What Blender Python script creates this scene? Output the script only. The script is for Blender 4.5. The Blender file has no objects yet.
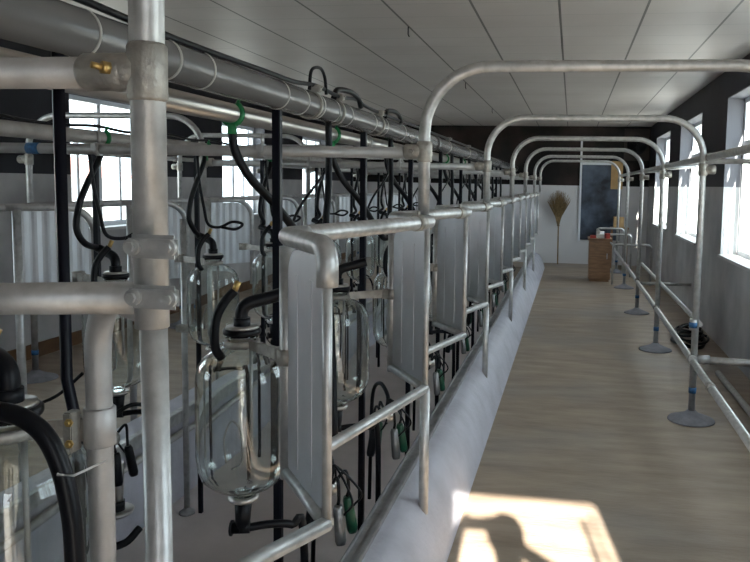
import bpy, bmesh, math, random
from mathutils import Vector, Matrix
random.seed(7)
SC = bpy.context.scene
COL = SC.collection
V = Vector

# ------------------------------------------------------------ materials
def new_mat(name):
    m = bpy.data.materials.new(name); m.use_nodes = True
    nt = m.node_tree; b = nt.nodes['Principled BSDF']
    return m, nt, b

def mat(name, col, rough=.5, metal=0., var=.12, scale=8., bump=0., bscale=40., stretch=None, dark=None):
    """procedural: noise between two tones of the colour + optional bump"""
    m, nt, b = new_mat(name)
    N = nt.nodes.new; L = nt.links.new
    tc = N('ShaderNodeTexCoord'); mp = N('ShaderNodeMapping')
    L(tc.outputs['Object'], mp.inputs['Vector'])
    if stretch: mp.inputs['Scale'].default_value = stretch
    nz = N('ShaderNodeTexNoise'); nz.inputs['Scale'].default_value = scale; nz.inputs['Detail'].default_value = 6
    L(mp.outputs['Vector'], nz.inputs['Vector'])
    cr = N('ShaderNodeValToRGB')
    d = dark if dark else tuple(c*(1-var*2) for c in col)
    cr.color_ramp.elements[0].color = (*d, 1); cr.color_ramp.elements[0].position = .3
    cr.color_ramp.elements[1].color = (*col, 1); cr.color_ramp.elements[1].position = .65
    L(nz.outputs['Fac'], cr.inputs['Fac']); L(cr.outputs['Color'], b.inputs['Base Color'])
    b.inputs['Roughness'].default_value = rough; b.inputs['Metallic'].default_value = metal
    if bump:
        n2 = N('ShaderNodeTexNoise'); n2.inputs['Scale'].default_value = bscale; n2.inputs['Detail'].default_value = 5
        L(mp.outputs['Vector'], n2.inputs['Vector'])
        bp = N('ShaderNodeBump'); bp.inputs['Strength'].default_value = bump; bp.inputs['Distance'].default_value = .01
        L(n2.outputs['Fac'], bp.inputs['Height']); L(bp.outputs['Normal'], b.inputs['Normal'])
    return m

M = {}
M['galv'] = mat('galvanised_steel', (.56,.565,.56), .42, .6, .14, 26, .08, 90)
M['galv_dull'] = mat('dull_galvanised', (.47,.465,.46), .5, .5, .12, 14, .12, 60)
M['angle'] = mat('weathered_angle_steel', (.32,.315,.32), .5, .4, .2, 10, .1, 60)
M['sheet'] = mat('galvanised_sheet', (.60,.62,.65), .42, .55, .08, 5, .04, 30)
M['cast'] = mat('cast_fitting', (.45,.43,.39), .5, .6, .2, 30, .25, 80)
M['steel'] = mat('stainless_steel', (.55,.53,.50), .33, .9, .04, 6)
M['dksteel'] = mat('dark_steel', (.25,.25,.25), .35, .8, .1, 20)
M['pvc'] = mat('grey_plastic_pipe', (.125,.122,.122), .26, 0, .06, 5)
M['rubber'] = mat('black_rubber', (.006,.007,.010), .38, 0, .2, 12)
M['blackpost'] = mat('black_painted_steel', (.005,.006,.012), .42, .0, .2, 12)
M['green'] = mat('green_plastic', (.01,.22,.07), .35, 0, .1, 20)
M['dkgreen'] = mat('dark_green_rubber', (.008,.07,.035), .35, 0, .1, 20)
M['blue'] = mat('blue_tape', (.04,.16,.36), .5, 0, .25, 60)
M['white_pl'] = mat('white_plastic', (.72,.71,.68), .4, 0, .05, 20)
M['tie'] = mat('pale_cable_tie', (.42,.41,.39), .5, 0, .05, 20)
M['brass'] = mat('brass', (.60,.42,.16), .35, .9, .1, 20)
M['frame'] = mat('window_white_plastic', (.72,.75,.80), .4, 0, .03, 6)
M['reveal'] = mat('white_plaster', (.62,.62,.62), .8, 0, .06, 6, .2, 50)
def reveal_mat():
    m, nt, b = new_mat('reveal_paint'); N = nt.nodes.new; L = nt.links.new
    g = N('ShaderNodeNewGeometry'); sp = N('ShaderNodeSeparateXYZ'); L(g.outputs['Position'], sp.inputs['Vector'])
    gt = N('ShaderNodeMath'); gt.operation = 'GREATER_THAN'; gt.inputs[1].default_value = 1.67; L(sp.outputs['Z'], gt.inputs[0])
    mx = N('ShaderNodeMix'); mx.data_type = 'RGBA'; mx.inputs['A'].default_value = (.62,.62,.62,1); mx.inputs['B'].default_value = (.17,.175,.20,1)
    L(gt.outputs[0], mx.inputs['Factor']); L(mx.outputs['Result'], b.inputs['Base Color']); b.inputs['Roughness'].default_value = .8
    return m
M['reveal2'] = reveal_mat()
M['wood'] = mat('brown_wood', (.34,.19,.10), .5, 0, .2, 6, stretch=(1,1,6))
M['card'] = mat('cardboard', (.52,.33,.15), .8, 0, .1, 8)
M['straw'] = mat('dry_straw', (.32,.215,.10), .8, 0, .3, 30)
M['board'] = mat('dark_blue_board', (.09,.12,.17), .6, 0, .3, 3.5, dark=(.004,.006,.014))
M['skirt'] = mat('brown_skirting', (.15,.075,.03), .6, 0, .2, 8)
M['dkpanel'] = mat('dark_brown_panel', (.05,.038,.032), .7, 0, .2, 8)
M['pad'] = mat('grey_cement_pad', (.27,.27,.30), .8, 0, .15, 14, .3, 60)
M['red'] = mat('red_packet', (.5,.06,.04), .5, 0, .2, 30)
M['roof'] = mat('pink_roof', (.6,.3,.25), .8)
M['ground'] = mat('pale_ground', (.42,.40,.36), .9, 0, .15, 1.)
M['skin'] = mat('skin_tone', (.55,.36,.26), .6, 0, .05)
M['cloth'] = mat('dark_cloth', (.05,.06,.09), .9, 0, .1)
M['concrete_kerb'] = mat('pale_kerb_cement', (.50,.50,.56), .65, 0, .10, 5, .35, 35)
M['pitfloor'] = mat('pit_floor_cement', (.66,.59,.57), .5, 0, .10, 2.5, .15, 30)
M['pitwall'] = mat('pit_wall_tile', (.55,.56,.60), .5, 0, .06, 3, .1, 30)

def floor_mat():
    m, nt, b = new_mat('tan_concrete_floor'); N = nt.nodes.new; L = nt.links.new
    tc = N('ShaderNodeTexCoord'); mp = N('ShaderNodeMapping'); mp.inputs['Scale'].default_value = (1.2, 4.5, 1)
    L(tc.outputs['Object'], mp.inputs['Vector'])
    n1 = N('ShaderNodeTexNoise'); n1.inputs['Scale'].default_value = 1.6; n1.inputs['Detail'].default_value = 8; n1.inputs['Roughness'].default_value = .6
    L(mp.outputs['Vector'], n1.inputs['Vector'])
    cr = N('ShaderNodeValToRGB')
    cr.color_ramp.elements[0].position = .30; cr.color_ramp.elements[0].color = (.235,.18,.135,1)
    cr.color_ramp.elements[1].position = .72; cr.color_ramp.elements[1].color = (.41,.33,.25,1)
    L(n1.outputs['Fac'], cr.inputs['Fac'])
    n3 = N('ShaderNodeTexNoise'); n3.inputs['Scale'].default_value = .8; n3.inputs['Detail'].default_value = 3
    L(tc.outputs['Object'], n3.inputs['Vector'])
    mx = N('ShaderNodeMix'); mx.data_type = 'RGBA'; mx.inputs['B'].default_value = (.25,.24,.235,1)
    mr = N('ShaderNodeMapRange'); mr.inputs['From Min'].default_value = .48; mr.inputs['From Max'].default_value = .7; mr.inputs['To Max'].default_value = .6
    L(n3.outputs['Fac'], mr.inputs['Value']); L(mr.outputs['Result'], mx.inputs['Factor']); L(cr.outputs['Color'], mx.inputs['A'])
    L(mx.outputs['Result'], b.inputs['Base Color'])
    n2 = N('ShaderNodeTexNoise'); n2.inputs['Scale'].default_value = 12; n2.inputs['Detail'].default_value = 6
    L(mp.outputs['Vector'], n2.inputs['Vector'])
    bp = N('ShaderNodeBump'); bp.inputs['Strength'].default_value = .35; bp.inputs['Distance'].default_value = .01
    L(n2.outputs['Fac'], bp.inputs['Height']); L(bp.outputs['Normal'], b.inputs['Normal'])
    b.inputs['Roughness'].default_value = .5
    return m
M['floor'] = floor_mat()

def wall_mat():
    """cement dado below 1.67 m, blue-black paint above"""
    m, nt, b = new_mat('dado_wall_paint'); N = nt.nodes.new; L = nt.links.new
    g = N('ShaderNodeNewGeometry'); sp = N('ShaderNodeSeparateXYZ'); L(g.outputs['Position'], sp.inputs['Vector'])
    gt = N('ShaderNodeMath'); gt.operation = 'GREATER_THAN'; gt.inputs[1].default_value = 1.67; L(sp.outputs['Z'], gt.inputs[0])
    nz = N('ShaderNodeTexNoise'); nz.inputs['Scale'].default_value = 2.2; nz.inputs['Detail'].default_value = 7
    L(g.outputs['Position'], nz.inputs['Vector'])
    lo = N('ShaderNodeValToRGB'); lo.color_ramp.elements[0].position = .3; lo.color_ramp.elements[1].position = .7
    lo.color_ramp.elements[0].color = (.33,.325,.33,1); lo.color_ramp.elements[1].color = (.52,.51,.51,1)
    hi = N('ShaderNodeValToRGB'); hi.color_ramp.elements[0].position = .35; hi.color_ramp.elements[1].position = .75
    hi.color_ramp.elements[0].color = (.004,.004,.008,1); hi.color_ramp.elements[1].color = (.016,.016,.026,1)
    L(nz.outputs['Fac'], lo.inputs['Fac']); L(nz.outputs['Fac'], hi.inputs['Fac'])
    mx = N('ShaderNodeMix'); mx.data_type = 'RGBA'
    L(gt.outputs[0], mx.inputs['Factor']); L(lo.outputs['Color'], mx.inputs['A']); L(hi.outputs['Color'], mx.inputs['B'])
    L(mx.outputs['Result'], b.inputs['Base Color']); b.inputs['Roughness'].default_value = .55
    return m
M['wall'] = wall_mat()

def far_wall_mat():
    m, nt, b = new_mat('far_wall_paint'); N = nt.nodes.new; L = nt.links.new
    g = N('ShaderNodeNewGeometry'); sp = N('ShaderNodeSeparateXYZ'); L(g.outputs['Position'], sp.inputs['Vector'])
    gt = N('ShaderNodeMath'); gt.operation = 'GREATER_THAN'; gt.inputs[1].default_value = 1.66; L(sp.outputs['Z'], gt.inputs[0])
    nz = N('ShaderNodeTexNoise'); nz.inputs['Scale'].default_value = 1.6; nz.inputs['Detail'].default_value = 8
    L(g.outputs['Position'], nz.inputs['Vector'])
    hi = N('ShaderNodeValToRGB'); hi.color_ramp.elements[0].position = .45; hi.color_ramp.elements[1].position = .8
    hi.color_ramp.elements[0].color = (.005,.004,.004,1); hi.color_ramp.elements[1].color = (.05,.032,.028,1)
    L(nz.outputs['Fac'], hi.inputs['Fac'])
    mx = N('ShaderNodeMix'); mx.data_type = 'RGBA'; mx.inputs['A'].default_value = (.62,.61,.62,1)
    L(gt.outputs[0], mx.inputs['Factor']); L(hi.outputs['Color'], mx.inputs['B'])
    L(mx.outputs['Result'], b.inputs['Base Color']); b.inputs['Roughness'].default_value = .7
    return m
M['farwall'] = far_wall_mat()

def ceiling_mat():
    """white ribbed panels 0.605 m wide, dark seams running down the room, faint cross ribs"""
    m, nt, b = new_mat('ceiling_panels'); N = nt.nodes.new; L = nt.links.new
    g = N('ShaderNodeNewGeometry'); sp = N('ShaderNodeSeparateXYZ'); L(g.outputs['Position'], sp.inputs['Vector'])
    def band(out, off, period, width):
        a = N('ShaderNodeMath'); a.operation = 'ADD'; a.inputs[1].default_value = off; L(out, a.inputs[0])
        f = N('ShaderNodeMath'); f.operation = 'FLOORED_MODULO'; f.inputs[1].default_value = period; L(a.outputs[0], f.inputs[0])
        lt = N('ShaderNodeMath'); lt.operation = 'LESS_THAN'; lt.inputs[1].default_value = width; L(f.outputs[0], lt.inputs[0])
        return lt.outputs[0]
    seam = band(sp.outputs['X'], .135+.605*20, .605, .018)
    rib = band(sp.outputs['Y'], 10, .40, .018)
    nz = N('ShaderNodeTexNoise'); nz.inputs['Scale'].default_value = 1.3; L(g.outputs['Position'], nz.inputs['Vector'])
    cr = N('ShaderNodeValToRGB'); cr.color_ramp.elements[0].color = (.50,.465,.45,1); cr.color_ramp.elements[1].color = (.57,.54,.525,1)
    cr.color_ramp.elements[0].position = .3; cr.color_ramp.elements[1].position = .7
    L(nz.outputs['Fac'], cr.inputs['Fac'])
    m1 = N('ShaderNodeMix'); m1.data_type = 'RGBA'; m1.inputs['B'].default_value = (.45,.43,.42,1)
    L(rib, m1.inputs['Factor']); L(cr.outputs['Color'], m1.inputs['A'])
    m2 = N('ShaderNodeMix'); m2.data_type = 'RGBA'; m2.inputs['B'].default_value = (.10,.095,.09,1)
    L(seam, m2.inputs['Factor']); L(m1.outputs['Result'], m2.inputs['A'])
    L(m2.outputs['Result'], b.inputs['Base Color']); b.inputs['Roughness'].default_value = .45
    return m
M['ceiling'] = ceiling_mat()

def glass_mat(name, col, ior=1.45, rough=0.):
    m, nt, b = new_mat(name)
    b.inputs['Base Color'].default_value = (*col, 1); b.inputs['Transmission Weight'].default_value = 1
    b.inputs['IOR'].default_value = ior; b.inputs['Roughness'].default_value = rough
    return m
M['glass'] = glass_mat('jar_glass', (.95,.985,.965), 1.46)
def pane_mat():
    m = bpy.data.materials.new('window_pane_glass'); m.use_nodes = True; nt = m.node_tree; nt.nodes.clear()
    o = nt.nodes.new('ShaderNodeOutputMaterial'); t = nt.nodes.new('ShaderNodeBsdfTransparent'); g = nt.nodes.new('ShaderNodeBsdfGlossy')
    g.inputs['Roughness'].default_value = .02; t.inputs['Color'].default_value = (.93,.97,.97,1)
    mx = nt.nodes.new('ShaderNodeMixShader'); mx.inputs[0].default_value = .04; nt.links.new(t.outputs[0], mx.inputs[1]); nt.links.new(g.outputs[0], mx.inputs[2])
    nt.links.new(mx.outputs[0], o.inputs[0]); return m
M['pane'] = pane_mat()

for k in ('rubber', 'blackpost'): M[k].node_tree.nodes['Principled BSDF'].inputs['Specular IOR Level'].default_value = .22
for k in ('wall', 'farwall'): M[k].node_tree.nodes['Principled BSDF'].inputs['Specular IOR Level'].default_value = .3

# ------------------------------------------------------------ mesh helpers
def tube(bm, pts, r, n=12, cap=True, radii=None):
    pts = [V(p) for p in pts]
    T = []
    for i in range(len(pts)):
        a = pts[max(i-1, 0)]; b = pts[min(i+1, len(pts)-1)]
        T.append((b-a).normalized())
    up = V((0,0,1)) if abs(T[0].z) < .9 else V((1,0,0))
    nrm = T[0].cross(up).normalized()
    rings = []
    for i, p in enumerate(pts):
        if i:
            nrm = (nrm - T[i]*nrm.dot(T[i])).normalized()
        bi = T[i].cross(nrm)
        rr = radii[i] if radii else r
        rings.append([bm.verts.new(p + (nrm*math.cos(2*math.pi*k/n)+bi*math.sin(2*math.pi*k/n))*rr) for k in range(n)])
    for a, b in zip(rings, rings[1:]):
        for k in range(n):
            f = bm.faces.new((a[k], a[(k+1) % n], b[(k+1) % n], b[k])); f.smooth = True
    if cap:
        bm.faces.new(rings[0][::-1]); bm.faces.new(rings[-1])

def fillet(pts, rad, k=8):
    pts = [V(p) for p in pts]; out = [pts[0]]
    for a, b, c in zip(pts, pts[1:], pts[2:]):
        u = (a-b); w = (c-b); lu, lw = u.length, w.length; u.normalize(); w.normalize()
        ang = u.angle(w)
        if ang > 3.1: out.append(b); continue
        d = min(rad/math.tan(ang/2), lu*.49, lw*.49); R = d*math.tan(ang/2)
        ctr = b + (u+w).normalized()*(R/math.sin(ang/2))
        p0 = b+u*d-ctr; p1 = b+w*d-ctr
        tot = p0.angle(p1)
        for i in range(k+1):
            t = i/k
            out.append(ctr + (p0*math.sin((1-t)*tot)+p1*math.sin(t*tot))/math.sin(tot))
    out.append(pts[-1]); return out

def smooth(pts, k=6):
    P = [V(p) for p in pts]; P = [P[0]*2-P[1]]+P+[P[-1]*2-P[-2]]; out = []
    for i in range(1, len(P)-2):
        for j in range(k):
            t = j/k; a, b, c, d = P[i-1:i+3]
            out.append(.5*((2*b)+(c-a)*t+(2*a-5*b+4*c-d)*t*t+(3*b-a-3*c+d)*t**3))
    out.append(P[-2]); return out

def lathe(bm, prof, c=(0,0,0), n=32, close=False):
    """prof list of (r,z) turned about the vertical axis through c"""
    c = V(c); rings = []
    for r, z in prof:
        if r < 1e-5: rings.append([bm.verts.new(c+V((0,0,z)))])
        else: rings.append([bm.verts.new(c+V((r*math.cos(2*math.pi*k/n), r*math.sin(2*math.pi*k/n), z))) for k in range(n)])
    pr = list(zip(rings, rings[1:]))
    if close: pr.append((rings[-1], rings[0]))
    for a, b in pr:
        for k in range(n):
            k2 = (k+1) % n
            if len(a) == 1 and len(b) == 1: continue
            if len(a) == 1: f = bm.faces.new((a[0], b[k2], b[k]))
            elif len(b) == 1: f = bm.faces.new((a[k], a[k2], b[0]))
            else: f = bm.faces.new((a[k], a[k2], b[k2], b[k]))
            f.smooth = True

def box(bm, lo, hi, bev=0.):
    lo = V(lo); hi = V(hi)
    r = bmesh.ops.create_cube(bm, size=1, matrix=Matrix.Translation((lo+hi)/2) @ Matrix.Diagonal((*(hi-lo), 1)))
    if bev:
        es = list({e for v in r['verts'] for e in v.link_edges})
        bmesh.ops.bevel(bm, geom=es, offset=bev, segments=2, affect='EDGES')

def obox(bm, c, size, rz=0., rx=0., ry=0., bev=0.):
    m = Matrix.Translation(V(c)) @ Matrix.Rotation(rz, 4, 'Z') @ Matrix.Rotation(ry, 4, 'Y') @ Matrix.Rotation(rx, 4, 'X') @ Matrix.Diagonal((*size, 1))
    r = bmesh.ops.create_cube(bm, size=1, matrix=m)
    if bev:
        es = list({e for v in r['verts'] for e in v.link_edges})
        bmesh.ops.bevel(bm, geom=es, offset=bev, segments=2, affect='EDGES')

def sheet_extrude(bm, outline, d):
    """outline: planar list of points; d: thickness vector"""
    d = V(d)
    a = [bm.verts.new(V(p)-d/2) for p in outline]; b = [bm.verts.new(V(p)+d/2) for p in outline]
    bm.faces.new(a[::-1]); bm.faces.new(b); n = len(a)
    for i in range(n): bm.faces.new((a[i], a[(i+1) % n], b[(i+1) % n], b[i]))

def B(): return bmesh.new()
def obj(name, bm, m, parent=None, label=None):
    bmesh.ops.recalc_face_normals(bm, faces=bm.faces)
    me = bpy.data.meshes.new(name); bm.to_mesh(me); bm.free()
    me.materials.append(M[m] if isinstance(m, str) else m)
    o = bpy.data.objects.new(name, me); COL.objects.link(o)
    if parent:
        o.parent = parent; o.matrix_parent_inverse = Matrix.Translation(-V(parent.location))
    if label: o['label'] = label
    return o
def thing(name, label, cat, loc=(0,0,0), group=None):
    o = bpy.data.objects.new(name, None); COL.objects.link(o); o.location = loc; o.empty_display_size = .1
    return tag(o, label, cat, group)
def tag(o, label, cat, group=None):
    o['label'] = label; o['category'] = cat
    if group: o['group'] = group
    return o
def struct(name, bm, m):
    o = obj(name, bm, m); o['kind'] = 'structure'; return o
ORD = ['first','second','third','fourth','fifth','sixth','seventh','eighth','ninth','tenth','eleventh','twelfth','thirteenth']

# ------------------------------------------------------------ room shell
XL, XR, YN, YF, H = -4.80, 1.58, -.90, 15.9, 2.90
PIT_L, PIT_R, PITZ, KR, KL = -2.55, -.74, -.50, .30, .10
bm = B(); box(bm, (-.50, YN, -.6), (XR, YF, 0)); struct('floor', bm, 'floor')
bm = B(); box(bm, (XL, YN, -.6), (-2.80, YF, 0)); struct('floor', bm, 'floor')
bm = B(); box(bm, (-2.80, YN, -.7), (-.50, 14.9, PITZ)); struct('floor', bm, 'pitfloor')
bm = B(); box(bm, (-2.80, 14.9, -.7), (-.50, YF, 0)); struct('floor', bm, 'floor')
def kerb(xpit, xtop, xbase, z, name):
    bm = B(); pr = [(xpit, PITZ), (xpit, z), (xtop, z)]+[(xtop+(xbase-xtop)*u, z*(1-u**2.6)) for u in (.2,.4,.6,.8)]+[(xbase, 0), (xbase, PITZ)]
    y0, y1 = YN, 14.9
    ns = 40; rings = []
    for j in range(ns+1):
        y = y0+(y1-y0)*j/ns
        w = random.uniform(-.006, .006)
        rings.append([bm.verts.new((x+(w if 3 <= i <= 6 else 0), y, zz)) for i, (x, zz) in enumerate(pr)])
    for a, b in zip(rings, rings[1:]):
        for i in range(len(pr)-1):
            f = bm.faces.new((a[i], a[i+1], b[i+1], b[i])); f.smooth = i in (2, 3, 4, 5, 6)
    bm.faces.new(rings[0]); bm.faces.new(rings[-1][::-1])
    o = obj(name, bm, 'concrete_kerb'); o['kind'] = 'structure'; return o
kerb(PIT_R, -.70, -.49, KR, 'trim_1')
kerb(PIT_L, -2.72, -2.80, KL, 'trim_2')
bm = B(); box(bm, (XL-.3, YN-.3, H), (XR+.3, YF+.3, H+.12)); struct('ceiling', bm, 'ceiling')
bm = B(); box(bm, (XL-.3, YF, -.6), (XR+.3, YF+.25, H)); struct('wall_far', bm, 'farwall')

def side_wall(name, x0, x1, wins):
    bm = B(); ys = YN-.3
    for (a, b, z0, z1) in wins:
        box(bm, (x0, ys, -.6), (x1, a, H)); box(bm, (x0, a, -.6), (x1, b, z0)); box(bm, (x0, a, z1), (x1, b, H)); ys = b
    box(bm, (x0, ys, -.6), (x1, YF+.25, H)); return struct(name, bm, 'wall')
RW = [(.45,1.95,.93,2.6), (3.45,5.1,.93,2.6), (6.5,8.15,.93,2.6), (9.68,11.5,.93,2.6), (12.7,14.7,.93,2.6)]
LW = [(.25,1.7,1.1,2.48), (3.4,4.85,1.1,2.48), (6.55,8.0,1.1,2.48), (9.7,11.15,1.1,2.48), (12.8,14.25,1.1,2.48)]
side_wall('wall_right', XR, XR+.28, RW); side_wall('wall_left', XL-.28, XL, LW)
wn = 0
def window(xin, sgn, a, b, z0, z1):
    """xin: inner face of wall; sgn +1 wall extends to +x"""
    global wn; wn += 1
    root = bpy.data.objects.new('window_%d' % wn, None); COL.objects.link(root); root.location = (xin, (a+b)/2, z0); root['kind'] = 'structure'
    xo = xin+sgn*.28; t = .012
    lx, hx = min(xin-sgn*.002, xo), max(xin-sgn*.002, xo)
    bm = B()
    box(bm, (lx, a, z0), (hx, a+t, z1)); box(bm, (lx, b-t, z0), (hx, b, z1)); box(bm, (lx, a+t, z1-t), (hx, b-t, z1))
    obj('reveal', bm, 'reveal2', root)
    bm = B(); lx2, hx2 = min(xin-sgn*.03, xo), max(xin-sgn*.03, xo); box(bm, (lx2, a+t, z0), (hx2, b-t, z0+.03)); obj('sill', bm, 'reveal', root)
    xf = xin+sgn*.20; bm = B(); f = .05; fx0, fx1 = xf-.03, xf+.03; a2, b2, c2, d2 = a+t, b-t, z0+.03, z1-t
    box(bm, (fx0, a2, c2), (fx1, a2+f, d2)); box(bm, (fx0, b2-f, c2), (fx1, b2, d2)); box(bm, (fx0, a2+f, c2), (fx1, b2-f, c2+f)); box(bm, (fx0, a2+f, d2-f), (fx1, b2-f, d2))
    zt = c2+(d2-c2)*.70; box(bm, (fx0, a2+f, zt), (fx1, b2-f, zt+.05))
    obj('window_frame', bm, 'frame', root)
    for j in (1, 2, 3):
        y = a2+(b2-a2)*j/4; bm = B(); w = .028 if j == 2 else .018
        box(bm, (fx0+.01, y-w, c2+f), (fx1-.01, y+w, zt)); 
        if j == 2: box(bm, (fx0+.01, y-w, zt+.05), (fx1-.01, y+w, d2-f))
        obj('mullion', bm, 'frame', root)
    bm = B(); box(bm, (xf-.003, a2+f*.5, c2+f*.5), (xf+.003, b2-f*.5, d2-f*.5)); obj('pane', bm, 'pane', root)
for w in RW: window(XR, 1, *w)
for w in LW: window(XL, -1, *w)
# near end wall with an open doorway (behind the camera): the sun comes in through it
DX0, DX1, DZ = .15, .955, 2.365
bm = B(); y0, y1 = YN-.25, YN
box(bm, (XL-.3, y0, -.6), (DX0, y1, H)); box(bm, (DX1, y0, -.6), (XR+.3, y1, H)); box(bm, (DX0, y0, DZ), (DX1, y1, H)); box(bm, (DX0, y0, -.6), (DX1, y1, 0))
struct('wall_near', bm, 'wall')
root = bpy.data.objects.new('door_1', None); COL.objects.link(root); root.location = (DX0, YN, 0); root['kind'] = 'structure'
bm = B(); box(bm, (DX1-.05, YN-.16, .01), (DX1-.015, YN-.12, DZ)); box(bm, (.80, YN-.15, .01), (.828, YN-.12, 2.22)); box(bm, (.855, YN-.15, .01), (.872, YN-.12, 2.26))
obj('door_frame', bm, 'frame', root)
# skirtings
bm = B(); box(bm, (XL, YN, 0), (XL+.015, YF, .13)); struct('baseboard_left', bm, 'skirt')
# steel edge bars along both kerbs
bm = B(); box(bm, (-.765, -.6, KR-.06), (-.722, 14.8, KR+.010), .004); box(bm, (-.722, -.6, KR-.01), (-.700, 14.8, KR+.022), .003); box(bm, (-.765, -.6, KR+.010), (-.757, 14.8, KR+.026), .002); struct('trim_3', bm, 'angle')
bm = B(); box(bm, (-2.56, -.6, KL-.06), (-2.51, 14.8, KL+.02), .004); box(bm, (-2.56, -.6, KL-.16), (-2.52, 14.8, KL-.13), .003); struct('trim_4', bm, 'galv')

# outside
bm = B(); bmesh.ops.create_grid(bm, x_segments=8, y_segments=8, size=60, matrix=Matrix.Translation((0, 6, -.65))); struct('ground', bm, 'ground')
bh = thing('outbuilding', 'low pinkish building far outside the left windows', 'building', (-30, 28, -.65))
bm = B(); box(bm, (-36, 14, -.65), (-28, 44, 1.6)); obj('wall', bm, 'reveal', bh)
bm = B(); sheet_extrude(bm, [(-36.5,13.5,1.6),(-32,13.5,3.0),(-27.5,13.5,1.6)], (0,.1,0)); 
bm.free(); bm = B()
vs = [bm.verts.new(p) for p in [(-36.5,13.5,1.6),(-27.5,13.5,1.6),(-32,13.5,2.9),(-36.5,44.5,1.6),(-27.5,44.5,1.6),(-32,44.5,2.9)]]
for f in ((0,1,2),(3,5,4),(1,4,5,2),(0,2,5,3),(0,3,4,1)): bm.faces.new([vs[i] for i in f])
obj('roof', bm, 'roof', bh)

# ------------------------------------------------------------ hoops
HZ = 2.128; ZTOP = 1.488
def clamp(bm, c, r, axis, L=.075):
    """short sleeve with two lugs and bolts around a tube"""
    c = V(c); a = {'x': V((1,0,0)), 'y': V((0,1,0)), 'z': V((0,0,1))}[axis]
    tube(bm, [c-a*L/2, c-a*(L/2-.006), c+a*(L/2-.006), c+a*L/2], r, 20, radii=[r-.004, r, r, r-.004])
def bolt(bm, p, d, L=.03, r=.007):
    p = V(p); d = V(d).normalized()
    tube(bm, [p, p+d*L*.45], r*1.5, 6); tube(bm, [p, p+d*L], r*.75, 8)
def hoop(xa, xb, y, label, group, pad_x, zleft, zright, tape=True, rr=.024, n=20):
    """hoop standing across an aisle from xa to xb; the leg at pad_x reaches a cement pad"""
    t = thing('cow_hoop', label, 'hoop', (xb if pad_x == xb else xa, y, 0), group)
    bm = B(); tube(bm, fillet([(xa, y, zleft), (xa, y, HZ), (xb, y, HZ), (xb, y, zright)], .27, 12), rr, n); obj('hoop_tube', bm, 'galv', t)
    bm = B(); lathe(bm, [(0, .001), (.165, .002), (.16, .012), (.10, .035), (.05, .055), (.03, .075), (0, .075)], (pad_x, y, 0), 28); obj('foot_pad', bm, 'pad', t)
    if tape:
        bm = B(); tube(bm, [(pad_x, y, .20), (pad_x, y, .24)], rr+.003, n); obj('tape', bm, 'blue', t, 'blue tape band')
    for x in (xa, xb):
        s = -1 if x == xa else 1
        bm = B(); clamp(bm, (x, y, 1.78), rr+.009, 'z', .085); clamp(bm, (x+s*.05, y, 1.78), rr+.008, 'x', .07); bolt(bm, (x+s*.05, y-.03, 1.78), (0,-1,0))
        obj('clamp', bm, 'cast', t)
    return t
AY = [3.05, 5.35, 7.65, 9.87, 12.3, 14.5]
for i, y in enumerate(AY):
    lab = ['largest galvanised hoop in view, nearest one arching over the right aisle', 'second hoop from the camera arching over the right aisle', 'third hoop from the camera arching over the right aisle',
           'fourth hoop from the camera arching over the right aisle', 'fifth hoop, second from the far end of the right aisle', 'smallest galvanised hoop, last over the right aisle before the far wall'][i]
    hoop(-.612, .893, y, lab, 'hoops over the right aisle', .893, ZTOP+.03, .0)
for i, y in enumerate(AY):
    if i == 0: continue
    lab = ['nearest hoop in view over the left aisle, in front of the left windows', 'second hoop in view over the left aisle', 'third hoop in view over the left aisle',
           'fourth hoop over the left aisle, behind the hoses', 'last hoop over the left aisle, by the far wall'][i-1]
    hoop(-4.28, -2.80, y, lab, 'hoops over the left aisle', -4.28, 0, ZTOP+.03)
# nearest hoop: only its thick left post is in view
P0 = V((-.637, 1.05, 0))
t = thing('cow_hoop', 'thick galvanised post at the left foreground with bolted tee clamp', 'hoop', (P0.x, P0.y, 0), 'hoops over the right aisle')
bm = B(); tube(bm, fillet([(P0.x, P0.y, 1.42), (P0.x, P0.y, 2.25), (.88, P0.y, 2.25), (.88, P0.y, .0)], .27, 12), .0255, 28); obj('hoop_tube', bm, 'galv', t)
bm = B(); tube(bm, [(P0.x+.004, P0.y+.01, KR-.02), (P0.x+.002, P0.y, 1.45)], .0205, 24); obj('lower_post', bm, 'galv', t)
bm = B()
zc = 1.808
clamp(bm, (P0.x, P0.y, zc), .029, 'z', .088)
clamp(bm, (P0.x-.055, P0.y, zc+.001), .0285, 'x', .10)
bmesh.ops.create_uvsphere(bm, u_segments=16, v_segments=10, radius=.034, matrix=Matrix.Translation((P0.x-.045, P0.y, zc)) @ Matrix.Diagonal((1.1,.9,.85,1)))
for f in bm.faces: f.smooth = True
obj('tee_clamp', bm, 'cast', t)
bm = B(); bolt(bm, (P0.x-.045, P0.y-.026, zc+.002), (-.75,-1,.15), .026, .0065); obj('bolt', bm, 'brass', t)
bm = B(); bolt(bm, (P0.x-.062, P0.y+.03, zc-.002), (0,1,0), .02, .006); obj('bolt', bm, 'brass', t)
bm = B(); lathe(bm, [(0,.001),(.165,.002),(.16,.012),(.10,.035),(.05,.055),(.03,.075),(0,.075)], (.88, P0.y, 0), 28); obj('foot_pad', bm, 'pad', t)

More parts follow.
